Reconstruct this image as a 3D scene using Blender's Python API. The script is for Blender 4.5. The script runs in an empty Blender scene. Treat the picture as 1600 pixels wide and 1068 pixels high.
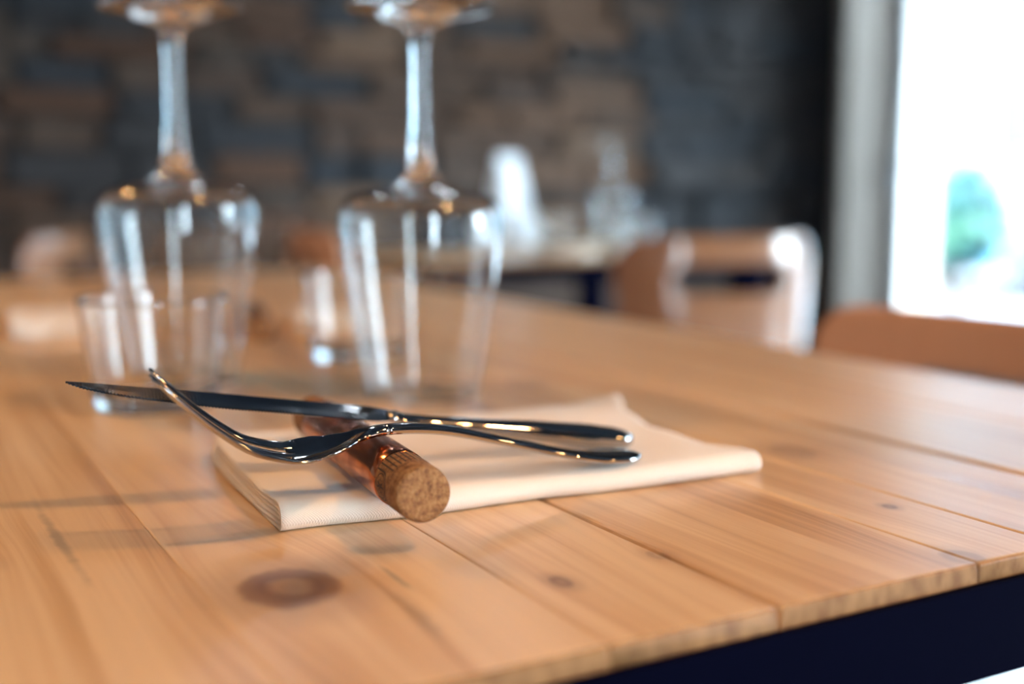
import bpy, bmesh, math, random
from mathutils import Vector, Matrix, noise
random.seed(7)
R = math.radians
PI = math.pi
S = bpy.context.scene
COL = S.collection
TZ = 0.75                      # table height

# ------------------------------------------------------------------ camera
cam_d = bpy.data.cameras.new('camera')
cam = bpy.data.objects.new('camera', cam_d)
COL.objects.link(cam)
cam.location = (0, 0, TZ + 0.131)
cam.rotation_euler = (R(90 - 7.398), 0, R(-28.9))
cam_d.sensor_width = 36
cam_d.lens = 1833 / 1600 * 36
cam_d.clip_start = 0.02
cam_d.dof.use_dof = True
cam_d.dof.focus_distance = 0.453
cam_d.dof.aperture_fstop = 3.0
S.camera = cam

# ------------------------------------------------------------------ world, sun, exposure
w = bpy.data.worlds.new('sky')
S.world = w
w.use_nodes = True
bg = w.node_tree.nodes['Background']
bg.inputs[0].default_value = (0.70, 0.86, 1.0, 1)     # bright overcast sky
bg.inputs[1].default_value = 34.0
sun_d = bpy.data.lights.new('sun', 'SUN')
sun_d.energy = 2.5
sun_d.angle = R(3)
sun_d.color = (1, .95, .86)
sun = bpy.data.objects.new('sun', sun_d)
COL.objects.link(sun)
sun.rotation_euler = (R(12), R(-48), 0)               # from behind the building, lighting the street
S.view_settings.view_transform = 'Standard'
S.view_settings.look = 'None'
S.view_settings.gamma = 1
S.view_settings.exposure = 0.68
S.view_settings.use_curve_mapping = False
S.cycles.max_bounces = 14
S.cycles.diffuse_bounces = 4
S.cycles.glossy_bounces = 6
S.cycles.transmission_bounces = 12
S.cycles.transparent_max_bounces = 12
S.cycles.sample_clamp_indirect = 12
S.cycles.blur_glossy = 0.5
S.cycles.caustics_refractive = True
S.cycles.caustics_reflective = True
S.cycles.use_denoising = True

RX0, RX1, RY0, RY1, RH = -1.6, 3.95, -2.2, 3.95, 2.8   # the room


def portal(loc, rot, sx, sy):
    d = bpy.data.lights.new('portal', 'AREA')
    d.shape = 'RECTANGLE'; d.size = sx; d.size_y = sy
    d.cycles.is_portal = True
    o = bpy.data.objects.new('portal', d); COL.objects.link(o)
    o.location = loc; o.rotation_euler = rot
    return o


# ------------------------------------------------------------------ node helpers
class N:
    def __init__(s, name):
        s.m = bpy.data.materials.new(name); s.m.use_nodes = True
        s.t = s.m.node_tree; s.t.nodes.clear()
        s.out = s.t.nodes.new('ShaderNodeOutputMaterial')

    def put(s, sock, v):
        if v is None: return
        if hasattr(v, 'is_output'): s.t.links.new(v, sock)
        elif isinstance(v, (tuple, list)):
            sock.default_value = tuple(v) + ((1,) if len(v) == 3 and len(sock.default_value) == 4 else ())
        else: sock.default_value = v

    def node(s, kind, ins=(), **kw):
        n = s.t.nodes.new('ShaderNode' + kind)
        for k, v in kw.items(): setattr(n, k, v)
        for k, v in (ins.items() if isinstance(ins, dict) else enumerate(ins)): s.put(n.inputs[k], v)
        return n

    def math(s, op, a, b=None, c=None, clamp=False):
        n = s.node('Math', operation=op, use_clamp=clamp)
        s.put(n.inputs[0], a); s.put(n.inputs[1], b); s.put(n.inputs[2], c)
        return n.outputs[0]

    def obj(s): return s.node('TexCoord').outputs['Object']
    def sep(s, v): return s.node('SeparateXYZ', (v,)).outputs
    def comb(s, x, y, z): return s.node('CombineXYZ', (x, y, z)).outputs[0]

    def noise(s, v, scale=5, detail=3, rough=.5, dist=0):
        return s.node('TexNoise', {'Vector': v, 'Scale': scale, 'Detail': detail, 'Roughness': rough, 'Distortion': dist}).outputs[0]

    def mapr(s, v, a, b, c=0, d=1):
        return s.node('MapRange', (v, a, b, c, d)).outputs[0]

    def smooth(s, v, a, b, c=0, d=1):
        return s.node('MapRange', (v, a, b, c, d), interpolation_type='SMOOTHSTEP').outputs[0]

    def mix(s, f, a, b, blend='MIX'):
        n = s.node('Mix', data_type='RGBA', blend_type=blend)
        s.put(n.inputs[0], f); s.put(n.inputs[6], a); s.put(n.inputs[7], b)
        return n.outputs[2]

    def ramp(s, f, stops):
        n = s.node('ValToRGB', (f,)); e = n.color_ramp.elements
        while len(e) < len(stops): e.new(.5)
        for i, (p, c) in enumerate(stops): e[i].position = p; e[i].color = tuple(c) + (1,)
        return n.outputs[0]

    def bump(s, h, strength=.3, dist=.001):
        return s.node('Bump', {'Height': h, 'Strength': strength, 'Distance': dist}).outputs[0]

    def bsdf(s, **k):
        n = s.node('BsdfPrincipled')
        for a, v in k.items(): s.put(n.inputs[a.replace('_', ' ')], v)
        s.t.links.new(n.outputs[0], s.out.inputs[0])
        return s.m

    def rnd(s): return s.node('ObjectInfo').outputs['Random']


def plain(name, col, rough=.5, metal=0., var=.15, scale=6., coat=0., bump=0., coat_rough=.03):
    n = N(name); c = n.obj(); f = n.noise(c, scale, 4)
    dark = tuple(x * (1 - var) for x in col); lite = tuple(min(1, x * (1 + var)) for x in col)
    colr = n.mix(f, dark, lite)
    k = dict(Base_Color=colr, Roughness=n.mapr(f, 0, 1, rough * .85, min(1, rough * 1.15)), Metallic=metal, Coat_Weight=coat, Coat_Roughness=coat_rough)
    if bump: k['Normal'] = n.bump(n.noise(c, scale * 6, 5), bump, .002)
    return n.bsdf(**k)


# pine with real knots: (x, y, rx, ry, darkness) in table coordinates
KNOTS = [(.117, .365, .0178, .0215, 1.0), (.199, .326, .0040, .0065, .8), (.405, .440, .0110, .016, .5),
         (.368, .341, .0032, .0040, .9), (.388, .684, .014, .022, .55), (.339, .279, .008, .010, .6),
         (.245, .334, .0045, .006, .5), (.030, .440, .005, .008, .5)]
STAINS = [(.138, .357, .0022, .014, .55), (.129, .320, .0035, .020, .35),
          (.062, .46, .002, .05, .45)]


def pine(name, knots, stains, lite=(.81, .575, .345), mid=(.69, .44, .23), dark=(.45, .235, .095), rough=.36):
    n = N(name); c = n.obj(); x, y, z = n.sep(c); r = n.rnd()
    wob = n.noise(n.comb(n.math('MULTIPLY', x, 9), n.math('MULTIPLY', y, 2.2), r), 1, 2)
    u = n.math('ADD', x, n.math('MULTIPLY', n.math('SUBTRACT', wob, .5), .03))
    masks = None; rings = None
    for (kx, ky, rx, ry, dk) in knots:
        dx = n.math('SUBTRACT', x, kx); dy = n.math('SUBTRACT', y, ky)
        a = n.math('DIVIDE', dx, rx); b = n.math('DIVIDE', dy, ry)
        d = n.math('SQRT', n.math('ADD', n.math('MULTIPLY', a, a), n.math('MULTIPLY', b, b)))
        b2 = n.math('DIVIDE', b, 2.6)
        d2 = n.math('ADD', n.math('MULTIPLY', a, a), n.math('MULTIPLY', b2, b2))
        pull = n.math('EXPONENT', n.math('MULTIPLY', d2, -.35))
        u = n.math('SUBTRACT', u, n.math('MULTIPLY', dx, n.math('MULTIPLY', pull, .85)))
        dd = n.math('ADD', d, n.math('MULTIPLY', n.math('SUBTRACT', n.noise(c, 90, 2), .5), .35))
        m = n.math('MULTIPLY', n.smooth(dd, 1.22, .72), dk)
        core = n.math('MULTIPLY', n.smooth(dd, .6, .1), .22 * dk)
        halo = n.math('MULTIPLY', n.smooth(dd, 2.2, .9), .38 * dk)
        rg = n.math('MULTIPLY', n.math('SINE', n.math('MULTIPLY', dd, 15)), .06 * dk)
        m = n.math('ADD', n.math('SUBTRACT', n.math('MAXIMUM', m, halo), core), n.math('MULTIPLY', rg, m))
        masks = m if masks is None else n.math('MAXIMUM', masks, m)
    st = None
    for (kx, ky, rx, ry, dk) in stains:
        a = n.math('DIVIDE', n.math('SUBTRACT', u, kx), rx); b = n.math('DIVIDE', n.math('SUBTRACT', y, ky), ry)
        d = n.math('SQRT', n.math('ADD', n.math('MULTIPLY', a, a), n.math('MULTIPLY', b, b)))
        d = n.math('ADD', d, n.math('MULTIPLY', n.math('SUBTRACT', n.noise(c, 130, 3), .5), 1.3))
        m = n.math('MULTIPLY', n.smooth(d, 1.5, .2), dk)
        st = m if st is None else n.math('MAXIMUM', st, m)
    ro = n.math('MULTIPLY', r, 31)
    fine = n.noise(n.comb(n.math('MULTIPLY', u, 420), n.math('MULTIPLY', y, 7), ro), 1, 3, .6)
    med = n.noise(n.comb(n.math('MULTIPLY', u, 105), n.math('MULTIPLY', y, 2.4), ro), 1, 2, .5)
    big = n.noise(n.comb(n.math('MULTIPLY', u, 24), n.math('MULTIPLY', y, 2.0), ro), 1, 2, .5)
    g = n.math('ADD', n.math('ADD', n.math('MULTIPLY', fine, .26), n.math('MULTIPLY', med, .38)), n.math('MULTIPLY', big, .36))
    g = n.math('ADD', g, n.math('MULTIPLY', n.math('SUBTRACT', r, .5), .06))
    col = n.ramp(g, [(.34, dark), (.45, mid), (.55, lite), (.72, tuple(min(1, v * 1.1) for v in lite))])
    if masks is not None: col = n.mix(n.math('MULTIPLY', masks, .9, clamp=True), col, (.145, .048, .018))
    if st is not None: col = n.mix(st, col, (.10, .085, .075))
    rg = n.math('ADD', rough, n.math('MULTIPLY', n.math('SUBTRACT', med, .5), .18))
    hb = n.math('ADD', fine, n.math('MULTIPLY', med, .8))
    return n.bsdf(Base_Color=col, Roughness=rg, Normal=n.bump(hb, .16, .0005), Coat_Weight=.42, Coat_Roughness=.30)


M = {}
M['pine'] = pine('pine', KNOTS, STAINS)
n = N('shaded_end_grain'); c = n.obj(); x, y, z = n.sep(c)  # end grain, its colour darkened further to paint in the shaded table edge
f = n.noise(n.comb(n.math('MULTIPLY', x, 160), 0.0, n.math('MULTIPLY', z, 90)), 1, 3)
M['shaded_end_grain'] = n.bsdf(Base_Color=n.ramp(f, [(.35, (.22, .095, .03)), (.6, (.38, .19, .07))]), Roughness=.6)
M['pine_far'] = pine('pine_far', [], [])
n = N('navy_steel'); M['navy_steel'] = n.bsdf(Base_Color=n.mix(n.noise(n.obj(), 20, 3), (.0006, .0009, .0065), (.001, .0014, .009)), Roughness=.8, Specular_IOR_Level=.02)
M['ply'] = pine('ply', [], [], (.40, .17, .075), (.33, .13, .055), (.25, .09, .04), .3)
nn = N('ply_gloss'); cc = nn.obj(); xx, yy, zz = nn.sep(cc)
gg = nn.noise(nn.comb(nn.math('MULTIPLY', xx, 60), nn.math('MULTIPLY', yy, 60), nn.math('MULTIPLY', zz, 4)), 1, 3)
M['ply_gloss'] = nn.bsdf(Base_Color=nn.mix(gg, (.22, .085, .035), (.34, .15, .065)), Roughness=.3, Coat_Weight=1, Coat_Roughness=.06)
nn = N('ply_satin'); cc = nn.obj(); xx, yy, zz = nn.sep(cc)
gg = nn.noise(nn.comb(nn.math('MULTIPLY', xx, 60), nn.math('MULTIPLY', yy, 60), nn.math('MULTIPLY', zz, 4)), 1, 3)
M['ply_satin'] = nn.bsdf(Base_Color=nn.mix(gg, (.52, .25, .135), (.60, .30, .165)), Roughness=.5)

# cloth
n = N('linen'); c = n.obj(); x, y, z = n.sep(c)
wx = n.math('SINE', n.math('MULTIPLY', x, 2 * PI / .0011)); wy = n.math('SINE', n.math('MULTIPLY', n.math('ADD', y, z), 2 * PI / .0011))
h = n.math('ADD', n.math('MULTIPLY', wx, wy), n.math('MULTIPLY', n.noise(c, 900, 2), 1.2))
M['linen'] = n.bsdf(Base_Color=n.mix(n.noise(c, 40, 3), (.87, .77, .655), (.92, .83, .72)), Roughness=.9, Normal=n.bump(h, .35, .0003),
                    Sheen_Weight=.25, Subsurface_Weight=.0)

# cutlery steel
n = N('polished_steel'); c = n.obj()
M['steel'] = n.bsdf(Base_Color=n.mix(n.noise(c, 60, 3), (.43, .42, .42), (.48, .465, .46)), Metallic=1, Roughness=n.mapr(n.noise(c, 220, 3), 0, 1, .03, .07))
# copper
n = N('copper'); c = n.obj(); f = n.noise(c, 55, 4, .55, .6)
M['copper'] = n.bsdf(Base_Color=n.ramp(f, [(.35, (.34, .09, .04)), (.5, (.46, .145, .065)), (.65, (.56, .20, .09))]), Metallic=1,
                     Roughness=n.mapr(f, .3, .7, .26, .14))
# cork
n = N('cork'); c = n.obj()
v = n.node('TexVoronoi', {'Vector': c, 'Scale': 700.0}).outputs['Distance']
f = n.noise(c, 330, 4, .65); sp = n.noise(c, 820, 2, .5)
col = n.ramp(f, [(.32, (.11, .042, .014)), (.47, (.26, .115, .038)), (.6, (.36, .18, .066)), (.75, (.43, .24, .10))])
col = n.mix(n.smooth(sp, .62, .70), col, (.12, .05, .02))
M['cork'] = n.bsdf(Base_Color=col, Roughness=.8, Normal=n.bump(n.math('ADD', f, v), .5, .0008))
M['ink'] = plain('ink', (.030, .010, .007), .7, 0, .3, 300)
# glass
n = N('clear_glass')
M['glass'] = n.bsdf(Base_Color=(.985, .995, .99), Roughness=0.0, IOR=1.55, Transmission_Weight=1.0)
# window pane: thin sheet, clear with its mirror film
n = N('window_glass')
fr = n.node('Fresnel', {'IOR': 1.45}).outputs[0]
tr = n.node('BsdfTransparent', {'Color': (.95, .98, .97)}); gl = n.node('BsdfGlossy', {'Roughness': 0.0})
mx = n.node('MixShader', {0: fr}); n.t.links.new(tr.outputs[0], mx.inputs[1]); n.t.links.new(gl.outputs[0], mx.inputs[2])
n.t.links.new(mx.outputs[0], n.out.inputs[0]); M['pane'] = n.m
M['white_paint'] = plain('white_paint', (.80, .80, .78), .45, 0, .04, 8)
M['beige_paint'] = plain('beige_paint', (.44, .36, .295), .6, 0, .06, 6)
M['dark_wall'] = plain('dark_wall', (.035, .042, .055), .8, 0, .2, 3, bump=.1)
M['pale_wall'] = plain('pale_wall', (.36, .34, .32), .85, 0, .05, 3, bump=.05)
M['ceiling'] = plain('ceiling_paint', (.022, .032, .05), .7, 0, .2, 3)
M['mortar'] = plain('mortar', (.02, .022, .026), .95, 0, .3, 30, bump=.3)
M['floor'] = plain('floor_screed', (.25, .275, .30), .35, 0, .12, 2.5, bump=.05)
M['paper'] = plain('white_paper', (.82, .82, .84), .7, 0, .03, 30)
M['brass'] = plain('brushed_metal', (.35, .35, .36), .35, 1, .1, 50)
M['copper_shade'] = plain('pendant_shade', (.03, .03, .035), .4, 0.3, .1, 12)
M['cord'] = plain('cord', (.02, .02, .02), .8, 0, .1, 50)
n = N('bulb'); e = n.node('Emission', {'Color': (1.0, .52, .19, 1), 'Strength': 230.0}); n.t.links.new(e.outputs[0], n.out.inputs[0]); M['bulb'] = n.m
n = N('led'); e = n.node('Emission', {'Color': (.80, .91, 1.0, 1), 'Strength': 45.0}); n.t.links.new(e.outputs[0], n.out.inputs[0]); M['led'] = n.m
M['pavement'] = plain('pavement', (.10, .12, .135), .9, 0, .1, 3)
M['asphalt'] = plain('asphalt', (.09, .095, .105), .9, 0, .15, 4)
M['render_wall'] = plain('render_wall', (.030, .050, .064), .9, 0, .25, 1.5)
M['far_window'] = plain('far_window', (.06, .13, .19), .15, 0, .3, 1)
M['bark'] = plain('bark', (.09, .06, .04), .9, 0, .3, 10, bump=.4)
n = N('leaf'); f = n.noise(n.obj(), 3, 3)
M['leaf'] = n.bsdf(Base_Color=n.ramp(f, [(.3, (.003, .025, .035)), (.5, (.010, .065, .06)), (.7, (.06, .16, .09))]), Roughness=.5)
n = N('car_paint'); M['car'] = n.bsdf(Base_Color=n.mix(n.noise(n.obj(), 2), (.01, .10, .17), (.015, .13, .21)), Metallic=.3, Roughness=.25, Coat_Weight=1)
M['rubber'] = plain('rubber', (.02, .02, .022), .8, 0, .1, 20)
stone_cols = [(.024, .025, .031), (.075, .052, .038), (.100, .066, .044), (.150, .096, .058), (.034, .035, .042), (.10, .055, .03),
              (.016, .020, .028), (.20, .145, .10), (.190, .065, .024), (.072, .062, .054)]
M['stone'] = []
for i, cl in enumerate(stone_cols):
    n = N('stone'); c = n.obj(); f = n.noise(c, 9, 5, .6); r = n.rnd()
    wm = (1, 1, 1) if i in (0, 4, 6) else (1.35, 1.0, .80)
    col = n.mix(f, tuple(v * .28 * q for v, q in zip(cl, wm)), tuple(min(1, v * 1.1 * q) for v, q in zip(cl, wm)))
    col = n.mix(n.math('MULTIPLY', r, .6), col, n.mix(.6, col, (.085, .050, .030)))
    M['stone'].append(n.bsdf(Base_Color=col, Roughness=.75, Normal=n.bump(n.noise(c, 30, 6), .6, .01)))


# ------------------------------------------------------------------ mesh helpers
def obj(name, bm, mat, parent=None, smooth=False, loc=None, recalc=True):
    me = bpy.data.meshes.new(name)
    if recalc: bmesh.ops.recalc_face_normals(bm, faces=bm.faces)
    bm.to_mesh(me); bm.free()
    if mat: me.materials.append(mat)
    if smooth:
        for p in me.polygons: p.use_smooth = True
    o = bpy.data.objects.new(name, me); COL.objects.link(o)
    if parent: o.parent = parent
    if loc: o.location = loc
    return o


def thing(name, label, cat, loc=(0, 0, 0), rz=0, group=None):
    o = bpy.data.objects.new(name, None); COL.objects.link(o)
    o.empty_display_size = .05
    o.location = loc; o.rotation_euler = (0, 0, rz); o['label'] = label; o['category'] = cat
    if group: o['group'] = group
    return o


def tag(o, label, cat, group=None):
    o['label'] = label; o['category'] = cat
    if group: o['group'] = group
    return o


def struct(name, bm, mat, parent=None):
    o = obj(name, bm, mat, parent)
    if not parent: o['kind'] = 'structure'
    return o


def dup(root, loc, rz, label, group=None, scale=None):
    r = root.copy(); COL.objects.link(r); r.location = loc; r.rotation_euler = (0, 0, rz); r['label'] = label
    if group: r['group'] = group
    if scale: r.scale = scale
    for ch in list(root.children):
        c = ch.copy(); COL.objects.link(c); c.parent = r
        for g in list(ch.children):
            d = g.copy(); COL.objects.link(d); d.parent = c
    return r


def box(bm, x0, x1, y0, y1, z0, z1, bev=0, seg=1):
    r = bmesh.ops.create_cube(bm, size=1)
    for v in r['verts']:
        v.co = Vector((x0 + (v.co.x + .5) * (x1 - x0), y0 + (v.co.y + .5) * (y1 - y0), z0 + (v.co.z + .5) * (z1 - z0)))
    if bev:
        es = list({e for v in r['verts'] for e in v.link_edges})
        bmesh.ops.bevel(bm, geom=es, offset=bev, segments=seg, profile=.5, affect='EDGES')
    return bm


def bx(*a, **k): return box(bmesh.new(), *a, **k)


def loft(bm, rings, close=True, cap=True):
    vs = [[bm.verts.new(p) for p in r] for r in rings]
    k = len(vs[0])
    for a, b in zip(vs, vs[1:]):
        for i in range(k if close else k - 1):
            j = (i + 1) % k
            bm.faces.new((a[i], a[j], b[j], b[i]))
    if cap and close:
        bm.faces.new(vs[0][::-1]); bm.faces.new(vs[-1])
    return vs


def lathe(bm, prof, seg=72, closed=False):
    """prof: (r, z) list; a point at r = 0 becomes a pole."""
    rows = []
    for r, z in prof:
        if r < 1e-7: rows.append([bm.verts.new((0, 0, z))])
        else: rows.append([bm.verts.new((r * math.cos(2 * PI * i / seg), r * math.sin(2 * PI * i / seg), z)) for i in range(seg)])
    pairs = list(zip(rows, rows[1:])) + ([(rows[-1], rows[0])] if closed else [])
    for a, b in pairs:
        for i in range(seg):
            j = (i + 1) % seg
            if len(a) == 1 and len(b) == 1: break
            if len(a) == 1: bm.faces.new((a[0], b[j], b[i]))
            elif len(b) == 1: bm.faces.new((a[i], a[j], b[0]))
            else: bm.faces.new((a[i], a[j], b[j], b[i]))
    return bm


def tube(bm, pts, rad, seg=12, cap=True):
    pts = [Vector(p) for p in pts]; rings = []
    for i, p in enumerate(pts):
        t = (pts[min(i + 1, len(pts) - 1)] - pts[max(i - 1, 0)]).normalized()
        a = t.cross(Vector((0, 0, 1)))
        if a.length < .1: a = t.cross(Vector((0, 1, 0)))
        a.normalize(); b = t.cross(a)
        r = rad[i] if isinstance(rad, (list, tuple)) else rad
        rings.append([p + a * (r * math.cos(2 * PI * k / seg)) + b * (r * math.sin(2 * PI * k / seg)) for k in range(seg)])
    loft(bm, rings, True, cap)
    return bm


def catmull(pts, n):
    """resample a list of tuples with a Catmull-Rom spline, n samples per span"""
    out = []
    P = [pts[0]] + list(pts) + [pts[-1]]
    for i in range(1, len(P) - 2):
        for k in range(n):
            t = k / n
            out.append(tuple(.5 * ((2 * b) + (c - a) * t + (2 * a - 5 * b + 4 * c - d) * t * t + (3 * b - a - 3 * c + d) * t ** 3)
                             for a, b, c, d in zip(P[i - 1], P[i], P[i + 1], P[i + 2])))
    out.append(tuple(pts[-1]))
    return out


def lerp_tab(tab, s):
    if s <= tab[0][0]: return tab[0][1:]
    for a, b in zip(tab, tab[1:]):
        if s <= b[0]:
            t = (s - a[0]) / (b[0] - a[0]); t = t * t * (3 - 2 * t)
            return tuple(p + (q - p) * t for p, q in zip(a[1:], b[1:]))
    return tab[-1][1:]


# ================================================================== the room
struct('floor', bx(RX0 - .3, RX1 + .3, RY0 - .3, RY1 + .3, -.1, 0), M['floor'])
struct('ceiling', bx(RX0 - .3, RX1 + .3, RY0 - .3, RY1 + .3, RH, RH + .15), M['ceiling'])
back = struct('wall_back', bx(RX0 - .3, RX1 + .3, RY1 + .02, RY1 + .3, 0, RH), M['mortar'])

# stones of the back wall, each its own piece
stone_meshes = []
for k in range(14):
    bm = bx(-.5, .5, -.5, .5, -.5, .5)
    bmesh.ops.subdivide_edges(bm, edges=bm.edges[:], cuts=1, use_grid_fill=True)
    for v in bm.verts:
        q = v.co
        edge = sum(abs(t) > .49 for t in q)
        s = 1 - .045 * max(0, edge - 1)
        v.co = Vector((q.x * s + random.uniform(-.025, .025), q.y + random.uniform(-.12, .12), q.z * s + random.uniform(-.045, .045)))
    me = bpy.data.meshes.new('stone'); bmesh.ops.recalc_face_normals(bm, faces=bm.faces); bm.to_mesh(me); bm.free()
    me.materials.append(M['stone'][k % len(M['stone'])])
    stone_meshes.append(me)
extra = bmesh.new()
z = 0.0; count = 0
while z < RH - .02:
    hh = min(random.uniform(.065, .125), RH - z)
    if RH - z - hh < .05: hh = RH - z
    x = RX0 + random.uniform(-.2, 0)
    while x < RX1:
        ww = random.uniform(.16, .44)
        x1 = min(x + ww, RX1)
        if RX1 - x1 < .1: x1 = RX1
        dep = .06 + random.uniform(0, .035)
        if x1 > .3 and .5 < z < 1.75:
            # rusty stones sit near the middle of the wall, slate-blue ones to the right
            tx = (x + x1) / 2
            if tx > 2.75: pick = random.choice([0, 4, 6, 0, 6])
            elif 1.5 < tx < 2.9 and z > .95: pick = random.choice([2, 3, 7, 8, 1, 3, 5, 2, 13, 12, 0, 4])
            elif tx < 1.0: pick = random.choice([0, 1, 4, 5, 6, 9, 2, 1])
            else: pick = random.choice([0, 1, 2, 4, 5, 9, 3, 11, 7])
            o = bpy.data.objects.new('stone', stone_meshes[pick]); COL.objects.link(o); o.parent = back
            o.location = ((x + x1) / 2, RY1 - .02 + (.07 - dep) / 2, z + hh / 2)
            o.scale = ((x1 - x) - .012, dep, hh - .012)
            count += 1
        else:
            box(extra, x + .006, x1 - .006, RY1 - .02 - dep / 2, RY1 - .02 + dep / 2, z + .006, z + hh - .006, .008)
        x = x1
    z += hh
ex = obj('stone_courses', extra, M['stone'][1], back); ex['kind'] = 'stuff'


def wall_with_openings(name, axis, pos, a0, a1, openings, mat, thick=.25, sign=1):
    """a wall along axis 'x' or 'y' at pos, with openings (p0, p1, z0, z1)"""
    bm = bmesh.new(); cur = a0

    def seg(p0, p1, z0, z1):
        if p1 - p0 < 1e-4 or z1 - z0 < 1e-4: return
        q0, q1 = sorted((pos, pos + sign * thick))
        if axis == 'y': box(bm, q0, q1, p0, p1, z0, z1)
        else: box(bm, p0, p1, q0, q1, z0, z1)
    for p0, p1, z0, z1 in sorted(openings):
        seg(cur, p0, 0, RH); seg(p0, p1, 0, z0); seg(p0, p1, z1, RH); cur = p1
    seg(cur, a1, 0, RH)
    return struct(name, bm, mat)


WR = [(1.55, 3.72, .12, 2.12), (-1.85, .75, .12, 2.12)]
WL = []
WF = [(-.22, .16, .05, 2.1)]
wall_with_openings('wall_right', 'y', RX1, RY0 - .3, RY1 + .3, WR, M['beige_paint'], .28, 1)
wall_with_openings('wall_left', 'y', RX0, RY0 - .3, RY1 + .3, WL, M['pale_wall'], .25, -1)
wall_with_openings('wall_front', 'x', RY0, RX0 - .3, RX1 + .3, WF, M['dark_wall'], .25, -1)


def window(name, axis, pos, sign, op, mull, mat, fw=.07, handle=False):
    p0, p1, z0, z1 = op; d0, d1 = sorted((pos + sign * .01, pos + sign * .06)); g = pos + sign * .035

    def b(a0, a1, c0, c1, e=0):
        return bx(d0 - e, d1 + e, a0, a1, c0, c1, bev=.004) if axis == 'y' else bx(a0, a1, d0 - e, d1 + e, c0, c1, bev=.004)
    fr = bpy.data.objects.new(name, None); COL.objects.link(fr); fr['kind'] = 'structure'
    obj('stile', b(p0, p0 + fw, z0, z1), mat, fr); obj('stile', b(p1 - fw, p1, z0, z1), mat, fr)
    obj('rail', b(p0 + fw, p1 - fw, z1 - fw, z1), mat, fr); obj('rail', b(p0 + fw, p1 - fw, z0, z0 + fw), mat, fr)
    xs = [p0 + fw] + [m for m in mull] + [p1 - fw]
    for m in mull: obj('mullion', b(m - fw * .4, m + fw * .4, z0 + fw, z1 - fw), mat, fr)
    for a, c in zip(xs, xs[1:]):
        bm = bmesh.new()
        q = [(g, a, z0 + fw), (g, c, z0 + fw), (g, c, z1 - fw), (g, a, z1 - fw)] if axis == 'y' else [(a, g, z0 + fw), (c, g, z0 + fw), (c, g, z1 - fw), (a, g, z1 - fw)]
        bm.faces.new([bm.verts.new(v) for v in q])
        obj('pane', bm, M['pane'], fr)
    if handle:
        hy = p1 - fw * .5
        bm = bx(pos - .012, pos + .012, hy - .015, hy + .015, .87, 1.03, bev=.003)
        hp = obj('handle', bm, M['brass'], fr)
        bm = tube(bmesh.new(), [(pos - .005, hy, .98), (pos - .045, hy, .98), (pos - .05, hy - .02, .98), (pos - .05, hy - .12, .98)], .009)
        obj('lever', bm, M['brass'], hp, True)
    return fr


window('window_1', 'y', RX1, 1, WR[0], [2.30], M['white_paint'], .045, True)
window('window_2', 'y', RX1, 1, WR[1], [-.55], M['white_paint'], .1)
window('window_3', 'x', RY0, -1, WF[0], [], M['white_paint'], .08)
struct('baseboard_right', bx(RX1 - .015, RX1 - .001, .75, 1.55, 0, .1), M['white_paint'])
struct('trim_1', bx(3.67, RX1 - .001, 3.725, 3.78, 0, RH, bev=.004), M['beige_paint'])
for (p0, p1, z0, z1) in WR: portal((RX1 + .30, (p0 + p1) / 2, (z0 + z1) / 2), (0, R(90), 0), z1 - z0, p1 - p0)
for (p0, p1, z0, z1) in WL: portal((RX0 - .27, (p0 + p1) / 2, (z0 + z1) / 2), (0, R(-90), 0), z1 - z0, p1 - p0)
for (p0, p1, z0, z1) in WF: portal(((p0 + p1) / 2, RY0 - .27, (z0 + z1) / 2), (R(90), 0, 0), p1 - p0, z1 - z0)

# ================================================================== the street outside the right-hand window
struct('pavement', bx(RX1 + .33, 6.6, -12, 22, -.16, -.02), M['pavement'])
struct('road', bx(6.6, 13.0, -12, 22, -.3, -.14), M['asphalt'])
struct('pavement_far', bx(13.0, 16.0, -12, 22, -.16, -.02), M['pavement'])
hs = thing('town_house', 'blue-grey rendered house across the street seen through the window', 'house', (16.0, 10.0, -.02))
obj('facade', bx(0, 1, -16, 12, 0, 6.5), M['render_wall'], hs)
for i in range(7):
    for zz in (1.0, 3.9):
        f = obj('window', bx(-.06, .02, -14 + i * 3.4, -12.9 + i * 3.4, zz, zz + 1.6, bev=.01), M['white_paint'], hs)
        obj('pane', bx(-.075, -.055, -13.9 + i * 3.4, -13.0 + i * 3.4, zz + .1, zz + 1.5), M['far_window'], f)


def foliage(center, radii, count, size, seed):
    rnd = random.Random(seed); bm = bmesh.new()
    for _ in range(count):
        while True:
            p = Vector((rnd.uniform(-1, 1), rnd.uniform(-1, 1), rnd.uniform(-1, 1)))
            if p.length <= 1: break
        p = p * (.55 + .45 * rnd.random())
        c = Vector(center) + Vector((p.x * radii[0], p.y * radii[1], p.z * radii[2]))
        a = Vector((rnd.gauss(0, 1), rnd.gauss(0, 1), rnd.gauss(0, 1))).normalized()
        b = a.cross(Vector((rnd.gauss(0, 1), rnd.gauss(0, 1), rnd.gauss(0, 1)))).normalized()
        s = size * rnd.uniform(.6, 1.3)
        bm.faces.new([bm.verts.new(c + a * s), bm.verts.new(c + b * s * .45 + a * s * .1), bm.verts.new(c - a * s), bm.verts.new(c - b * s * .45 + a * s * .1)])
    return bm


def tree(x, y, h, rad, label, seed, name='street_tree', cat='tree', trunk=.09):
    t = thing(name, label, cat, (x, y, -.02))
    tb = tube(bmesh.new(), [(0, 0, 0), (.03, .02, h * .45), (-.02, .05, h * .8)], [trunk, trunk * .75, trunk * .4], 10)
    obj('trunk', tb, M['bark'], t, True)
    f = obj('foliage', foliage((0, 0, h * .68), (rad, rad, h * .36), 1800, .085, seed), M['leaf'], t); f['kind'] = 'stuff'
    return t


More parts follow.
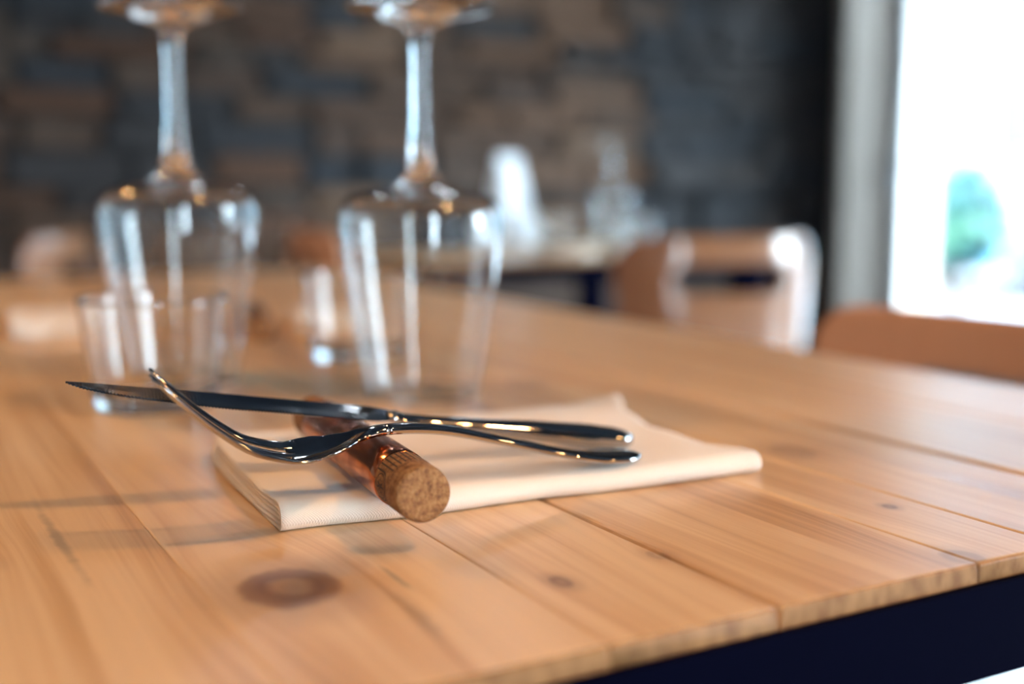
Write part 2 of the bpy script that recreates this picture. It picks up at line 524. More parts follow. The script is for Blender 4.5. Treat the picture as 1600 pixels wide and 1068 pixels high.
tree(6.3, 5.35, 1.05, .36, 'dark green shrub outside the window beside its white frame', 1, 'garden_shrub', 'shrub', .04)
tree(7.2, 4.35, .9, .45, 'low wide shrub outside the window beyond the dark green one', 2, 'garden_shrub', 'shrub', .04)
tree(11.5, 11.3, 5.6, 1.6, 'tall leafy street tree seen through the window', 3)


def car(x, y, rz, label):
    t = thing('parked_car', label, 'car', (x, y, -.14), rz)
    prof = [(-2.1, .28), (-2.12, .62), (-1.95, .85), (-1.3, .93), (-.75, 1.36), (.55, 1.40), (1.25, 1.0), (1.95, .9), (2.1, .6), (2.08, .28)]
    prof = catmull(prof, 4)
    rings = []
    for yy, ins, top in ((-.85, .06, .94), (-.80, 0, 1), (.80, 0, 1), (.85, .06, .94)):
        rings.append([(px * (1 - ins * .3), yy, .28 + (pz - .28) * top) for px, pz in prof])
    bm = bmesh.new(); loft(bm, rings, True, True)
    obj('body', bm, M['car'], t)
    for sx in (-1.3, 1.3):
        for sy in (-.78, .78):
            bm = bmesh.new(); lathe(bm, [(0, -.1), (.22, -.1), (.31, -.09), (.33, -.05), (.33, .05), (.31, .09), (.22, .1), (0, .1)], 28)
            bmesh.ops.rotate(bm, verts=bm.verts, matrix=Matrix.Rotation(R(90), 3, 'X')); obj('wheel', bm, M['rubber'], t, True, (sx, sy, .33))
    for sy in (-.862, .842):
        obj('side_window', bx(-.95, .35, sy, sy + .02, .98, 1.24, bev=.008), M['far_window'], t)
    return t


car(10.0, 8.2, R(90), 'dark teal car parked in the street outside the window')


# ================================================================== tables
def make_table(name, label, x0, x1, y0, y1, bounds, gaps, mat, loc, plank_t=.024, leg_in=.04):
    t = thing(name, label, 'table', loc)
    H = TZ
    for i, (a, b) in enumerate(zip(bounds, bounds[1:])):
        ga = gaps.get(i, .0003); gb = gaps.get(i + 1, .0003)
        bm = bx(a + ga, b - gb, y0 + .0045, y1, H - plank_t, H)
        top = lambda e: all(v.co.z > H - 1e-4 for v in e.verts)
        for side, gp in ((a + ga, ga), (b - gb, gb)):
            es = [e for e in bm.edges if top(e) and all(abs(v.co.x - side) < 1e-5 for v in e.verts)]
            bmesh.ops.bevel(bm, geom=es, offset=.0004 + gp * 1.6, segments=2, profile=.5, affect='EDGES')
        es = [e for e in bm.edges if all(abs(v.co.y - y0 - .0045) < 1e-5 and v.co.z > H - .004 for v in e.verts)]
        bmesh.ops.bevel(bm, geom=es, offset=.0015, segments=3, profile=.5, affect='EDGES')
        o = obj('plank', bm, mat, t, True)
        o.data.materials.append(M['shaded_end_grain'])
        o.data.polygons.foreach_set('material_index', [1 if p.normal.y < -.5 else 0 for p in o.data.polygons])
        o.data.polygons.foreach_set('use_smooth', [abs(p.normal.z) < .99 and p.area < .002 for p in o.data.polygons])
    zt = H - .0072; zb = H - .042
    obj('frame_rail', bx(x0 - .002, x1 + .002, y0 + .0005, y0 + .004, zb, zt, bev=.0006), M['navy_steel'], t)
    obj('frame_rail', bx(x0 - .002, x1 + .002, y1, y1 + .004, zb, zt, bev=.0006), M['navy_steel'], t)
    obj('frame_rail', bx(x0 - .004, x0 - .0005, y0, y1, zb, zt, bev=.0006), M['navy_steel'], t)
    obj('frame_rail', bx(x1 + .0005, x1 + .004, y0, y1, zb, zt, bev=.0006), M['navy_steel'], t)
    for lx in (x0 + .03, x1 - .09):
        for ly in (y0 + .06, y1 - .12):
            obj('leg', bx(lx, lx + .06, ly, ly + .06, 0, H - plank_t, bev=.003), M['navy_steel'], t)
    return t


main_table = make_table('dining_table', 'long pine plank table with dark navy steel rim in the foreground', -.13, .672, .2675, 1.87,
                        [-.13, -.02, .09, .1825, .2472, .339, .384, .4655, .57, .672],
                        {2: .00012, 3: .0001, 4: .0008, 5: .0003, 6: .0004, 7: .0014, 8: .0004}, M['pine'], (0, 0, 0))
back_table = make_table('dining_table', 'smaller pine table with menu card standing by the stone wall', 0, .88, 0, .8,
                        [0, .11, .22, .33, .44, .55, .66, .77, .88], {}, M['pine_far'], (.86, 1.9, 0))


# ================================================================== chairs
def chair_panel(W, z0, z1, bend, slot=(.115, .024, .045), nu=29, nv=17, taper=.86):
    """bent ply back with a rounded hand slot; local x across, y depth, z height (from z0 to z1)"""
    bm = bmesh.new(); H = z1 - z0
    sa, sb, sd = slot                      # half width, half height, distance of slot centre below the top
    cz = z1 - sd - sb
    us = [-W + 2 * W * i / (nu - 1) for i in range(nu)]
    zs = sorted(set([round(z0 + (cz - sb - z0) * i / 6, 5) for i in range(7)] + [round(cz - sb + 2 * sb * i / 4, 5) for i in range(5)] +
                    [round(cz + sb + (z1 - cz - sb) * i / 4, 5) for i in range(5)]))
    g = {}
    for i, u in enumerate(us):
        for j, zz in enumerate(zs):
            g[i, j] = [u, zz]
    inside = lambda i, j: abs(us[i]) <= sa + 1e-6 and abs(zs[j] - cz) <= sb + 1e-5
    hole = [(i, j) for i in range(nu - 1) for j in range(len(zs) - 1) if inside(i, j) and inside(i + 1, j) and inside(i, j + 1) and inside(i + 1, j + 1)]
    for (i, j) in g:
        if inside(i, j):
            u, zz = g[i, j]; k = abs(u) / sa
            f = max(0, (k - .72) / .28)
            if f > 0: g[i, j][1] = cz + (zz - cz) * math.sqrt(max(0, 1 - f * f)) * .999 + 0
    rc = .05
    V = {}
    for (i, j), (u, zz) in g.items():
        if (i, j) not in V:
            # round the top corners and taper the foot
            t = (zz - z0) / H
            wu = u * (taper + (1 - taper) * min(1, t * 1.25))
            if zz > z1 - rc and abs(u) > W - rc:
                q = Vector((abs(u) - (W - rc), zz - (z1 - rc))) / rc
                m = max(q.x, q.y); l = q.length
                if l > 1e-6: q = q * (m / l)
                wu = math.copysign((W - rc) + q.x * rc, u) * (taper + (1 - taper) * min(1, t * 1.25)); zz = z1 - rc + q.y * rc
            V[i, j] = bm.verts.new((wu, bend(wu / W) - .09 * (zz - z0) + .95 * max(0, zz - .695) ** 2, zz))
    hs = set(hole)
    for i in range(nu - 1):
        for j in range(len(zs) - 1):
            if (i, j) in hs: continue
            bm.faces.new((V[i, j], V[i + 1, j], V[i + 1, j + 1], V[i, j + 1]))
    bmesh.ops.remove_doubles(bm, verts=bm.verts, dist=1e-5)
    # thickness
    bmesh.ops.recalc_face_normals(bm, faces=bm.faces)
    geo = bmesh.ops.solidify(bm, geom=bm.faces[:], thickness=.012)
    return bm


def make_chair(label, mat, loc, rz, top=.795, W=.21, curve=.075, group=None, slot_d=.05, foot=.43, power=2):
    """faces local +y; the back stands at y about 0"""
    t = thing('dining_chair', label, 'chair', loc, rz, group)
    bend = lambda k: curve * abs(k) ** power
    bm = chair_panel(W, foot, top, bend, (.112, .026, slot_d))
    b = obj('backrest', bm, mat, t, True)
    for p in b.data.polygons: p.use_smooth = True
    md = b.modifiers.new('soft', 'BEVEL'); md.width = .003; md.segments = 2; md.limit_method = 'ANGLE'; md.angle_limit = R(50)
    # seat
    bm = bmesh.new(); nu, nv = 13, 13; V = {}
    for i in range(nu):
        for j in range(nv):
            u = -1 + 2 * i / (nu - 1); v = j / (nv - 1)
            x = u * (.19 + .03 * math.sin(PI * min(1, v * .9))); y = .03 + v * .40
            zz = .445 + .018 * u * u * (1 - v) - .03 * max(0, v - .75) ** 1.5 * 4 + .01 * (1 - v)
            if v > .8:
                y -= .05 * abs(u) ** 4
            V[i, j] = bm.verts.new((x, y, zz))
    for i in range(nu - 1):
        for j in range(nv - 1): bm.faces.new((V[i, j], V[i + 1, j], V[i + 1, j + 1], V[i, j + 1]))
    bmesh.ops.recalc_face_normals(bm, faces=bm.faces); bmesh.ops.solidify(bm, geom=bm.faces[:], thickness=.012)
    obj('seat', bm, mat, t, True)
    for sx in (-1, 1):
        obj('leg', tube(bmesh.new(), [(sx * .15, .09, .432), (sx * .19, .01, .2), (sx * .21, -.03, 0)], .011), M['navy_steel'], t, True)
        obj('leg', tube(bmesh.new(), [(sx * .15, .36, .428), (sx * .185, .40, .2), (sx * .20, .42, 0)], .011), M['navy_steel'], t, True)
    if foot > .5:
        for sx in (-1, 1): obj('back_post', tube(bmesh.new(), [(sx * .15, .09, .432), (sx * .16, .035, .47), (sx * .165, .028, foot + .02)], .010), M['navy_steel'], t, True)
    obj('crossbar', tube(bmesh.new(), [(-.15, .1, .428), (.15, .1, .428)], .01), M['navy_steel'], t, True)
    obj('crossbar', tube(bmesh.new(), [(-.15, .34, .424), (.15, .34, .424)], .01), M['navy_steel'], t, True)
    return t


CG = 'bent plywood chairs'
# at the right side of the long table, back towards the window
make_chair('brown plywood chair pulled up to the right side of the foreground table', M['ply_satin'], (.80, .616, 0), R(90), .778, .205, .03, CG, .05, .585)
# at the small back table, its glossy back catching the window
make_chair('glossy brown chair with hand slot, window glare on its back, by the small table', M['ply_gloss'], (1.335, 1.63, 0), R(-13), .80, .195, .08, CG, .05, .43, 3.5)
make_chair('brown plywood chair with sunlit back at far left behind the tumbler', M['ply_gloss'], (.345, 2.36, 0), R(66), .80, .2, .05, CG)
make_chair('brown plywood chair at the left end of the small back table', M['ply_satin'], (.80, 2.33, 0), R(-96), .80, .2, .05, CG)


# ================================================================== glassware
def make_wine_glass(label, x, y, group):
    t = thing('wine_glass', label, 'wine glass', (x, y, TZ), 0, group)
    # upside down: rim at z = 0
    o = [(.0362, .0004), (.0380, .010), (.0408, .026), (.0445, .050), (.0484, .075), (.0509, .092), (.0521, .104), (.0521, .1125), (.0506, .1200), (.0462, .1258), (.0370, .1290), (.0255, .1308), (.0165, .1336), (.0118, .1380)]
    i = [(.0120, .1298), (.0250, .1294), (.0364, .1277), (.0452, .1248), (.0497, .1193), (.0512, .1122), (.0512, .104), (.0501, .092), (.0476, .075), (.0437, .050), (.0400, .026), (.0372, .010), (.0354, .0004)]
    oo = catmull(o, 4); ii = catmull([(0.0, .1298)] + i, 4)
    lip = [(.0357, 0.0)]
    bm = lathe(bmesh.new(), ii + lip + oo, 96); obj('bowl', bm, M['glass'], t, True, None, False)
    st = catmull([(.0118, .1380), (.0093, .1440), (.0075, .155), (.0062, .173), (.0056, .192), (.0055, .207), (.0060, .220), (.0074, .2275), (.0098, .2313)], 6)
    bm = lathe(bmesh.new(), st, 96); obj('stem', bm, M['glass'], t, True, None, False)
    ft = catmull([(.0098, .2313), (.0165, .2340), (.0270, .2372), (.0380, .2397), (.0440, .2410), (.0466, .2419), (.0471, .2426), (.0463, .2432), (.0420, .2433), (.020, .2427), (0.0, .2423)], 4)
    bm = lathe(bmesh.new(), ft, 96); obj('foot', bm, M['glass'], t, True, None, False)
    return t


def make_tumbler(label, x, y, group):
    prof = catmull([(0, .0030), (.020, .0022), (.031, .0006), (.0345, .0003), (.0362, .0022), (.0372, .006), (.0395, .025), (.0425, .050), (.0444, .0645)], 4)
    prof += catmull([(.0445, .0660), (.0438, .0668), (.0430, .0660)], 3)
    prof += catmull([(.0429, .0645), (.0408, .050), (.0378, .025), (.0362, .0145), (.0335, .0098), (.027, .0082), (0, .0080)], 4)
    bm = lathe(bmesh.new(), prof, 96)
    return tag(obj('tumbler', bm, M['glass'], None, True, (x, y, TZ + .0002), False), label, 'glass', group)


wg = make_wine_glass('upside-down wine glass nearer the middle, behind the knife handle', .3115, .684, 'upside-down wine glasses')
wl = dup(wg, (.1906, .819, TZ), .7, 'upside-down wine glass on the left, behind the front tumbler', 'upside-down wine glasses', (1.035, 1.035, 1.035))
tm = make_tumbler('short clear tumbler at left, behind the knife tip', .1515, .724, 'water tumblers')
t2 = tm.copy(); COL.objects.link(t2); t2.location = (.3345, .852, TZ + .0002); t2['label'] = 'short clear tumbler standing behind the middle wine glass'
# on the back table
dup(wg, (1.62, 2.42, TZ), .3, 'upside-down wine glass on the small back table', 'upside-down wine glasses')
t3 = tm.copy(); COL.objects.link(t3); t3.location = (1.535, 2.20, TZ + .0002); t3['label'] = 'short tumbler on the back table in front of its wine glass'
t4 = tm.copy(); COL.objects.link(t4); t4.location = (1.46, 2.45, TZ + .0002); t4['label'] = 'short tumbler on the back table between menu card and wine glass'

# menu card, folded into a tent
mc = bmesh.new()
for s in (0, 1):
    a = [(-.055, -.035), (-.055 + .002, -.035)] if not s else [(-.055, .035), (-.053, .035)]
    y0 = -.055 if not s else .055; dy = .0012
    pts = [(-.05, y0, 0), (.05, y0, 0), (.05, 0, .215), (-.05, 0, .215)]
    q = [Vector(p) for p in pts]; nrm = (q[1] - q[0]).cross(q[3] - q[0]).normalized() * dy
    loft(mc, [[p for p in q], [p + nrm for p in q]])
cd = tag(obj('menu_card', mc, M['paper'], None, False, (1.425, 2.60, TZ + .0003)), 'white folded menu card standing on the small back table', 'menu card')
cd.rotation_euler = (0, 0, R(28))


# ================================================================== napkin
def make_napkin():
    L = .2255; pitch = .00185; N2 = 6; tot = pitch * (N2 - 1); Dp = .150
    path = []

    def arc(cy, cz, r, a0, a1, n=7, k=1.0):
        for i in range(n + 1):
            a = a0 + (a1 - a0) * i / n
            path.append((cy + r * k * math.cos(a), cz + r * math.sin(a)))

    def line(y0, y1, zz, n=22):
        for i in range(1, n): path.append((y0 + (y1 - y0) * i / n, zz))
    base = .0008
    zc = base + tot / 2
    r0, r1, r2 = tot / 2, tot / 2 - pitch, tot / 2 - 2 * pitch
    f0, f1, f2 = .0075, .0078, .0080            # y of nose centres
    line(Dp, f0, zc - r0); arc(f0, zc, r0, -PI / 2, -3 * PI / 2, 10, 1.25); line(f0, Dp - .003, zc + r0)
    arc(Dp - .003, zc + (r0 + r1) / 2, pitch / 2, PI / 2, -PI / 2, 5); line(Dp - .003, f1, zc + r1)
    arc(f1, zc, r1, PI / 2, 3 * PI / 2, 8, 1.25); line(f1, Dp - .006, zc - r1)
    arc(Dp - .006, zc - (r1 + r2) / 2, pitch / 2, -PI / 2, PI / 2, 5); line(Dp - .006, f2, zc - r2)
    arc(f2, zc, r2, -PI / 2, -3 * PI / 2, 6, 1.25); line(f2, Dp - .01, zc + r2)
    nu = 72; bm = bmesh.new(); V = []
    right = [(-.01, .2245), (.004, .2255), (.012, .2227), (.028, .2112), (.07, .2104), (.110, .219), (.145, .2325), (.2, .2345)]
    left = [(-.01, .001), (.0, .0005), (.03, -.001), (.08, -.001), (.12, .000), (.136, .002), (.157, .010), (.2, .012)]
    npth = len(path)
    for k, (y, zz) in enumerate(path):
        lay = zz / (base + tot)
        row = []
        rx = lerp_tab(right, y)[0]; lx = lerp_tab(left, y)[0]
        jit = .0022 * math.sin(k * .09 + 1) * (1 - lay)
        for i in range(nu + 1):
            t = i / nu; x = lx + jit + (rx - lx - jit * .6) * t
            p = Vector((x * 22, y * 22, 3.1 + lay * .5))
            a = noise.noise(p); b = noise.noise(p * 2.3 + Vector((7, 3, 1)))
            dz = lay * (a * .0011 + b * .0006)
            # low ridges across the top where the cloth was ironed, and a lifted back corner
            ridge = math.exp(-((y - .062 + .10 * (x - .14)) / .006) ** 2) * .0013 * math.exp(-((x - .14) / .06) ** 2)
            ridge += math.exp(-((y - .095 - .18 * (x - .12)) / .007) ** 2) * .0012 * math.exp(-((x - .15) / .05) ** 2)
            dz += lay * ridge
            lift = max(0, (x - .20) / .035) * max(0, (y - .10) / .05)
            dz += .004 * min(1.3, lift) * (.3 + .7 * lay)
            under = math.exp(-((x - .046) / .022) ** 2)       # pressed flat beneath the cork rest
            dz = dz * (1 - under) - lay * under * .0004
            endl = math.exp(-(x - lx) / .012) * .0016 * (lay - .3)   # layers fan a little at the open end
            dz += endl
            yy = y + .0012 * math.sin(x * 60 + 1.3) * (1 if y < .03 else .3) + .0010 * a
            row.append(bm.verts.new((x, yy, max(.0007, zz + dz))))
        V.append(row)
    for r1_, r2_ in zip(V, V[1:]):
        for i in range(nu): bm.faces.new((r1_[i], r1_[i + 1], r2_[i + 1], r2_[i]))
    o = obj('napkin', bm, M['linen'], None, True)
    md = o.modifiers.new('cloth', 'SOLIDIFY'); md.thickness = .00135; md.offset = 0
    return o


nap = make_napkin()
nap.location = (.133, .4215, TZ + .0001); nap.rotation_euler = (0, 0, R(-3.5))
tag(nap, 'cream cloth napkin folded flat beneath the cork rest and cutlery', 'napkin', 'folded napkins')

# ================================================================== cork rest: copper tube with a cork in each end
RC = .0110                              # radius


def make_cork_rest(label, loc, rz, group):
    t = thing('cutlery_rest', label, 'cutlery rest', loc, rz, group)
    # local axis along +y from the front face, axis height RC
    LN = .161

    def ring(y, r, k=40, wob=0):
        return [Vector((r * math.cos(2 * PI * i / k), y, RC + r * math.sin(2 * PI * i / k))) for i in range(k)]
    bm = bmesh.new()
    rows = [ring(.0257, RC - .0012), ring(.0255, RC - .0003), ring(.0260, RC)] + [ring(.0260 + (.1405 - .0260) * i / 14, RC) for i in range(1, 15)] + [ring(.1410, RC - .0003), ring(.1408, RC - .0012)]
    loft(bm, rows, True, False); obj('copper_tube', bm, M['copper'], t, True)

    def cork(y0, y1, sgn):
        bm = bmesh.new(); k = 48
        ys = [(y0, .0), (y0, .003), (y0, .006), (y0, .0085), (y0 + sgn * .0001, .0094), (y0 + sgn * .0005, .0100), (y0 + sgn * .0013, .01045), (y0 + sgn * .003, .0106), (y0 + sgn * .012, .0107), (y0 + sgn * .02, .0107), (y1, .0107)]
        rows = []
        for yy, r in ys[1:]:
            rows.append([Vector((r * math.cos(2 * PI * i / k), yy + (.00025 * noise.noise(Vector((math.cos(2 * PI * i / k) * r * 400, yy * 400, math.sin(2 * PI * i / k) * r * 400))) if r < .0101 else 0),
                                 RC + r * math.sin(2 * PI * i / k))) for i in range(k)])
        vs = loft(bm, rows, True, False)
        bm.faces.new(vs[0][::-1]); bm.faces.new(vs[-1])
        return obj('cork', bm, M['cork'], t, True)
    c1 = cork(0, .031, 1); c2 = cork(LN, .138, -1)
    # print burnt on the front cork: stripes, dashed ring, arched emblem
    bm = bmesh.new(); rp = .01072

    def P(a, y): return Vector((rp * math.cos(a), y, RC + rp * math.sin(a)))

    def patch(a0, a1, y0, y1, n=3):
        for i in range(n):
            p, q = a0 + (a1 - a0) * i / n, a0 + (a1 - a0) * (i + 1) / n
            bm.faces.new([bm.verts.new(v) for v in (P(p, y0), P(q, y0), P(q, y1), P(p, y1))])

    def stroke(pts, wd):
        for (a0, y0), (a1, y1) in zip(pts, pts[1:]):
            d = Vector(((a1 - a0) * rp, y1 - y0))
            if d.length < 1e-7: continue
            nn_ = Vector((-d.y, d.x)).normalized() * wd / 2
            bm.faces.new([bm.verts.new(v) for v in (P(a0 - nn_.x / rp, y0 - nn_.y), P(a1 - nn_.x / rp, y1 - nn_.y), P(a1 + nn_.x / rp, y1 + nn_.y), P(a0 + nn_.x / rp, y0 + nn_.y))])
    Y0, Y1 = .0104, .0256
    em_a, em_y = R(180), .0190
    for i in range(34):
        a = 2 * PI * i / 34
        da = (a - em_a + PI) % (2 * PI) - PI
        if abs(da) * rp > .0066: patch(a - .030, a + .030, Y0 + .0006, Y1, 1)
    for i in range(56):
        a = 2 * PI * i / 56; patch(a, a + .075, .0093, .0099, 1)
    # arch frame round the emblem
    pts = [(em_a + x_ / rp, em_y + y_) for x_, y_ in [(-.0056, .0066)] + [(-.0056 * math.cos(q), -.0012 - .0046 * math.sin(q)) for q in [PI * k / 18 for k in range(19)]] + [(.0056, .0066)]]
    stroke(pts, .0007)
    oval = [(em_a + .0047 * math.cos(q) / rp, em_y + .0048 * math.sin(q)) for q in [2 * PI * k / 32 for k in range(33)]]
    stroke(oval, .0005)
    for k in range(11):
        q = 2 * PI * k / 11 + .2; r0, r1 = .0002, (.0032 if k % 2 else .0038)
        stroke([(em_a + r0 * math.cos(q) / rp, em_y + r0 * math.sin(q)), (em_a + r1 * math.cos(q) / rp, em_y + r1 * math.sin(q))], .0009)
        stroke([(em_a + r1 * .55 * math.cos(q) / rp, em_y + r1 * .55 * math.sin(q)), (em_a + r1 * .95 * math.cos(q + .25) / rp, em_y + r1 * .95 * math.sin(q + .25))], .0005)
    o = obj('print', bm, M['ink'], c1); o['label'] = 'dark brown stripes, dashed ring and oval starburst emblem'
    return t


ROTC = -math.atan2(.0149, .160)
rest = make_cork_rest('copper tube cutlery rest with printed cork end, holding up fork and knife', (.1708, .3745, TZ + .0113), ROTC, 'cork cutlery rests')


# ================================================================== fork
def frame(end, dirn):
    d = Vector(dirn).normalized(); perp = Vector((-d.y, d.x, 0))
    return Vector(end), d, perp


def make_fork(label, loc, rz):
    """local: s along +x from handle end to the tines, y lateral, z up; z heights above the table"""
    t = thing('table_fork', label, 'fork', loc, rz)
    zc = catmull([(0.0, .0140), (.012, .0140), (.0324, .0170), (.0643, .0260), (.09, .0333), (.1056, .0363), (.1223, .0375), (.133, .0358), (.1437, .0318), (.1579, .0297), (.169, .0322), (.1787, .0364), (.190, .0450), (.201, .0552), (.2115, .0660)], 6)

    def zz(s):
        for a, b in zip(zc, zc[1:]):
            if s <= b[0]: return a[1] + (b[1] - a[1]) * (s - a[0]) / max(1e-9, b[0] - a[0])
        return zc[-1][1]

    def roll(s): return R(7.5) * max(0, min(1, (s - .11) / .035))

    def sl(s): return math.atan2(zz(s + .002) - zz(s - .002), .004)
    K = 20

    def section(s, w, th, dish):
        a = sl(s); up = Vector((-math.sin(a), 0, math.cos(a)))
        out = []
        for i in range(K):
            q = 2 * PI * i / K; cx = math.copysign(abs(math.cos(q)) ** .8, math.cos(q)); sx = math.copysign(abs(math.sin(q)) ** .8, math.sin(q))
            y = w / 2 * cx
            h = th / 2 * sx + dish * (cx * cx)
            ro = roll(s)
            out.append(Vector((s, y * math.cos(ro) + h * math.sin(ro), zz(s))) + up * (h * math.cos(ro) - y * math.sin(ro)))
        return out
    tab = [(0.0, .0060, .0018, 0), (.0015, .0110, .0028, 0), (.004, .0150, .0036, 0), (.010, .0182, .0042, 0), (.018, .0192, .0043, 0), (.040, .0160, .0040, 0), (.070, .0112, .0040, 0),
           (.095, .0080, .0042, 0), (.115, .0070, .0044, 0), (.124, .0078, .0040, .0000), (.134, .0120, .0030, .0010), (.142, .0185, .0022, .0026), (.149, .0232, .0019, .0036), (.153, .0249, .0017, .0036), (.1575, .0252, .0014, .0033), (.1605, .0250, .0006, .0030)]

    def rows(s0, s1, n):
        out = []
        for i in range(n + 1):
            s = s0 + (s1 - s0) * i / n
            out.append(section(s, *lerp_tab(tab, s)))
        return out
    bm = bmesh.new(); loft(bm, [section(s, *lerp_tab(tab, s)) for s in (0, .0007, .0015, .0026, .004)] + rows(.006, .122, 50)); obj('handle', bm, M['steel'], t, True)
    bm = bmesh.new(); loft(bm, rows(.1215, .1605, 26)); obj('head', bm, M['steel'], t, True)
    for k in range(4):
        y0 = (-1.5 + k) * .00655; bm = bmesh.new(); R_ = []
        for i in range(17):
            f = i / 16; s = .1530 + (.2110 - .1530) * f
            w = .0049 * (1 - .42 * f) * (1 if f < .93 else (1 - (f - .93) / .07 * .55)); th = (.0010 + .0011 * min(1, f * 6)) * (1 - .25 * f) * (1 if f < .93 else .8)
            yc = y0 * (1 - .06 * f); dish = .0036 * (yc / .0126) ** 2 * (1 - .5 * f)
            a = sl(min(s, .209)); up = Vector((-math.sin(a), 0, math.cos(a)))
            row = []
            for m in range(12):
                q = 2 * PI * m / 12; cq = math.copysign(abs(math.cos(q)) ** .75, math.cos(q)); sq = math.copysign(abs(math.sin(q)) ** .75, math.sin(q))
                y = yc + w / 2 * cq
                h = dish + .0062 * (yc / .0126) * (w / 2 / .0126) * cq * (1 - .6 * f) + th / 2 * sq
                ro = roll(s)
                row.append(Vector((s, y * math.cos(ro) + h * math.sin(ro), zz(s))) + up * (h * math.cos(ro) - y * math.sin(ro)))
            R_.append(row)
        loft(bm, R_); obj('tine', bm, M['steel'], t, True)
    return t


FE = Vector((.2970, .4226)); FT = Vector((.0863, .4194)); fd = FT - FE
fork = make_fork('shiny steel fork lying across the copper rest, tines up, in front of the knife', (FE.x, FE.y, TZ), math.atan2(fd.y, fd.x))


# ================================================================== knife
def make_knife(label, loc, rz, z0=.0142, slope=.1520, group=None):
    t = thing('table_knife', label, 'knife', loc, rz, group)

    def zz(s): return z0 + slope * max(0, s) + (.0012 if s > .112 else 0)
    K = 22

    def section(s, w, th, roll=0):
        out = []
        for i in range(K):
            q = 2 * PI * i / K; cx = math.copysign(abs(math.cos(q)) ** .85, math.cos(q)); sx = math.copysign(abs(math.sin(q)) ** .85, math.sin(q))
            y, h = w / 2 * cx, th / 2 * sx
            out.append(Vector((s - h * slope, y * math.cos(roll) - h * math.sin(roll), zz(s) + y * math.sin(roll) + h)))
        return out
    tab = [(0, .0050, .0030), (.0012, .0105, .0058), (.004, .0158, .0080), (.010, .0185, .0094), (.022, .0194, .0102), (.045, .0176, .0092), (.080, .0130, .0066), (.100, .0108, .0054), (.108, .0112, .0056), (.1125, .0126, .0062), (.1155, .0135, .0050), (.1185, .0120, .0030)]
    ss = [0, .0005, .0012, .0022, .004, .007, .010] + [.010 + .1085 * i / 50 for i in range(1, 51)]
    bm = bmesh.new(); loft(bm, [section(s, *lerp_tab(tab, s)) for s in ss]); obj('handle', bm, M['steel'], t, True)
    # blade: the spine is the far side (local -y), the toothed edge the near side; it leans towards the viewer
    LB0, LB1 = .1165, .2480; tilt = R(11); bm = bmesh.new(); rows = []
    n = 400
    for i in range(n + 1):
        s = LB0 + (LB1 - LB0) * i / n; f = (s - LB0) / (LB1 - LB0)
        w = .0155 + .0015 * math.sin(min(1, f * 1.6) * PI / 2)
        if f < .06: w *= .72 + .28 * (f / .06)
        spine = -.5 * w; edge = .5 * w
        if f > .5:
            g = (f - .5) / .5
            edge = spine + w * (1 - .40 * g ** 1.5 - .48 * g ** 7)
        tooth = (.0013 * (1 - abs(((i % 4) / 4) - .5) * 2)) if f > .30 else 0
        e = edge - tooth
        if e < spine + .0006: e = spine + .0006
        th = .0017 * (1 - .3 * f) * (.25 + .75 * (edge - spine) / w)
        pts = [(spine, th / 2), (spine + (e - spine) * .55, th * .42), (e - .0012 if e - spine > .003 else (spine + e) / 2, .00045), (e, .0001),
               (e, -.0001), (e - .0012 if e - spine > .003 else (spine + e) / 2, -.00045), (spine + (e - spine) * .55, -th * .42), (spine, -th / 2)]
        rows.append([Vector((s - h * slope, y * math.cos(tilt) + h * math.sin(tilt), zz(s) + .0002 - y * math.sin(tilt) + h * math.cos(tilt))) for y, h in pts])
    loft(bm, rows); b = obj('blade', bm, M['steel'], t, False)
    md = b.modifiers.new('edges', 'EDGE_SPLIT') if False else None
    return t


KE = Vector((.3120, .4494)); KT = Vector((.0680, .4830)); kd = KT - KE
knife = make_knife('steel table knife with a toothed blade lying across the copper rest behind the fork', (KE.x, KE.y, TZ), math.atan2(kd.y, kd.x), group='table knives')

# ================================================================== settings further along the table
dup(rest, (.297, .985, TZ + .0003), R(-14), 'copper cutlery rest lying behind the left wine glass', 'cork cutlery rests')


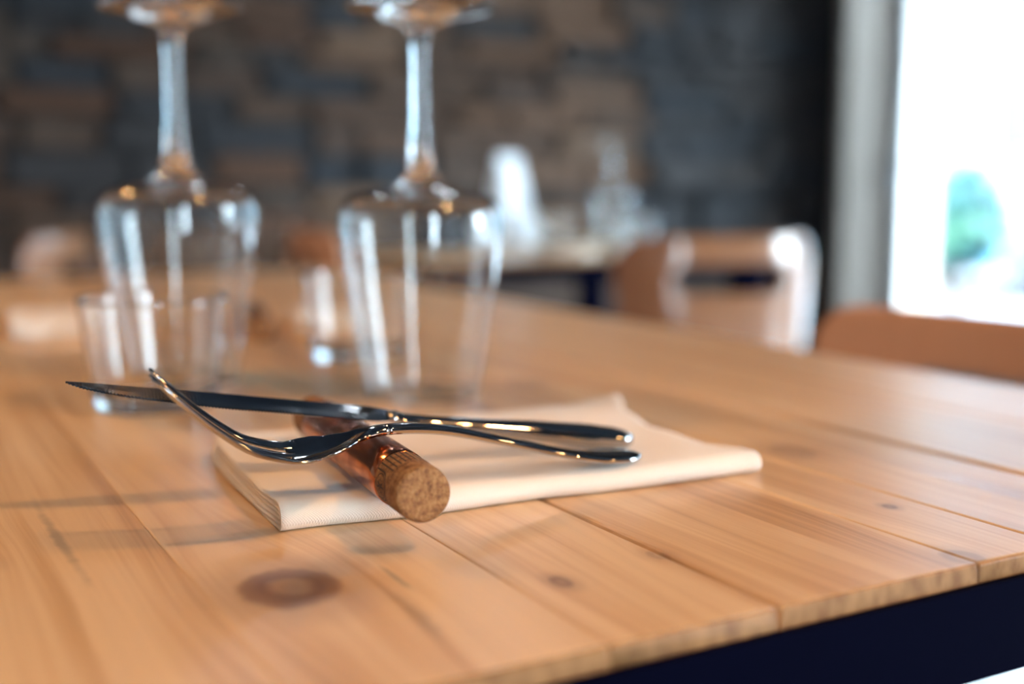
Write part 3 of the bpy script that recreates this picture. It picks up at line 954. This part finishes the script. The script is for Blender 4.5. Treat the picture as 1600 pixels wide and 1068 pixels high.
def small_napkin(loc, rz, label):
    o = nap.copy(); COL.objects.link(o); o.location = loc; o.rotation_euler = (0, 0, rz); o.scale = (.27, 1.0, 1.3); o['label'] = label
    return o


small_napkin((.330, .985, TZ + .0001), R(-17), 'narrow white napkin beside the copper rest behind the left wine glass')
small_napkin((.108, 1.095, TZ + .0001), R(-6), 'narrow white napkin at the far left of the long table')
small_napkin((1.20, 2.00, TZ + .0001), R(-40), 'narrow napkin near the front edge of the small back table')

# ================================================================== pendant lamps (they light the cutlery; above the frame)
lamps = [(.62, -.15), (-.8, -.9), (1.6, -.9), (-.25, 1.5)]  # the last one is added to warm the far part of the tabletop
for i, (lx, ly) in enumerate(lamps):
    t = thing('pendant_lamp', ['dark pendant lamp hanging above the near end of the long table', 'dark pendant lamp hanging left of the camera', 'dark pendant lamp hanging to the right of the camera by the window', 'dark pendant lamp added above the far end to warm the long table'][i], 'lamp', (lx, ly, RH), 0, 'pendant lamps')
    obj('cord', tube(bmesh.new(), [(0, 0, 0), (0, 0, -.95)], .004, 8), M['cord'], t, True)
    sh = [(.018, -.90), (.022, -.95), (.05, -.97), (.11, -1.02), (.15, -1.10), (.148, -1.10), (.108, -1.024), (.055, -.972), (.02, -.955)]
    obj('shade', lathe(bmesh.new(), sh, 40), M['copper_shade'], t, True)
    bl = catmull([(0, -1.085), (.022, -1.08), (.037, -1.06), (.042, -1.035), (.033, -1.005), (.016, -.985), (.012, -.96)], 3)
    obj('bulb', lathe(bmesh.new(), bl, 24), M['bulb'], t, True)

# two invented spotlights under the ceiling, added to put white glints in the blade
for sx, lb in ((2.04, 'small white ceiling lamp added for a glint in the knife, nearer the window'), (1.10, 'small white ceiling lamp added for a glint in the knife, farther from the window')):
    t = thing('added_spotlight', lb, 'added_spotlight', (sx, 3.75, RH), 0, 'added glint lamps')
    obj('bracket', bx(-.012, .012, .0, .03, -.06, 0, bev=.003), M['white_paint'], t)
    obj('housing', bx(-.055, .055, -.03, .05, -.19, -.055, bev=.008, seg=2), M['white_paint'], t)
    obj('lens', bx(-.042, .042, -.036, -.0305, -.175, -.07, bev=.002), M['led'], t)
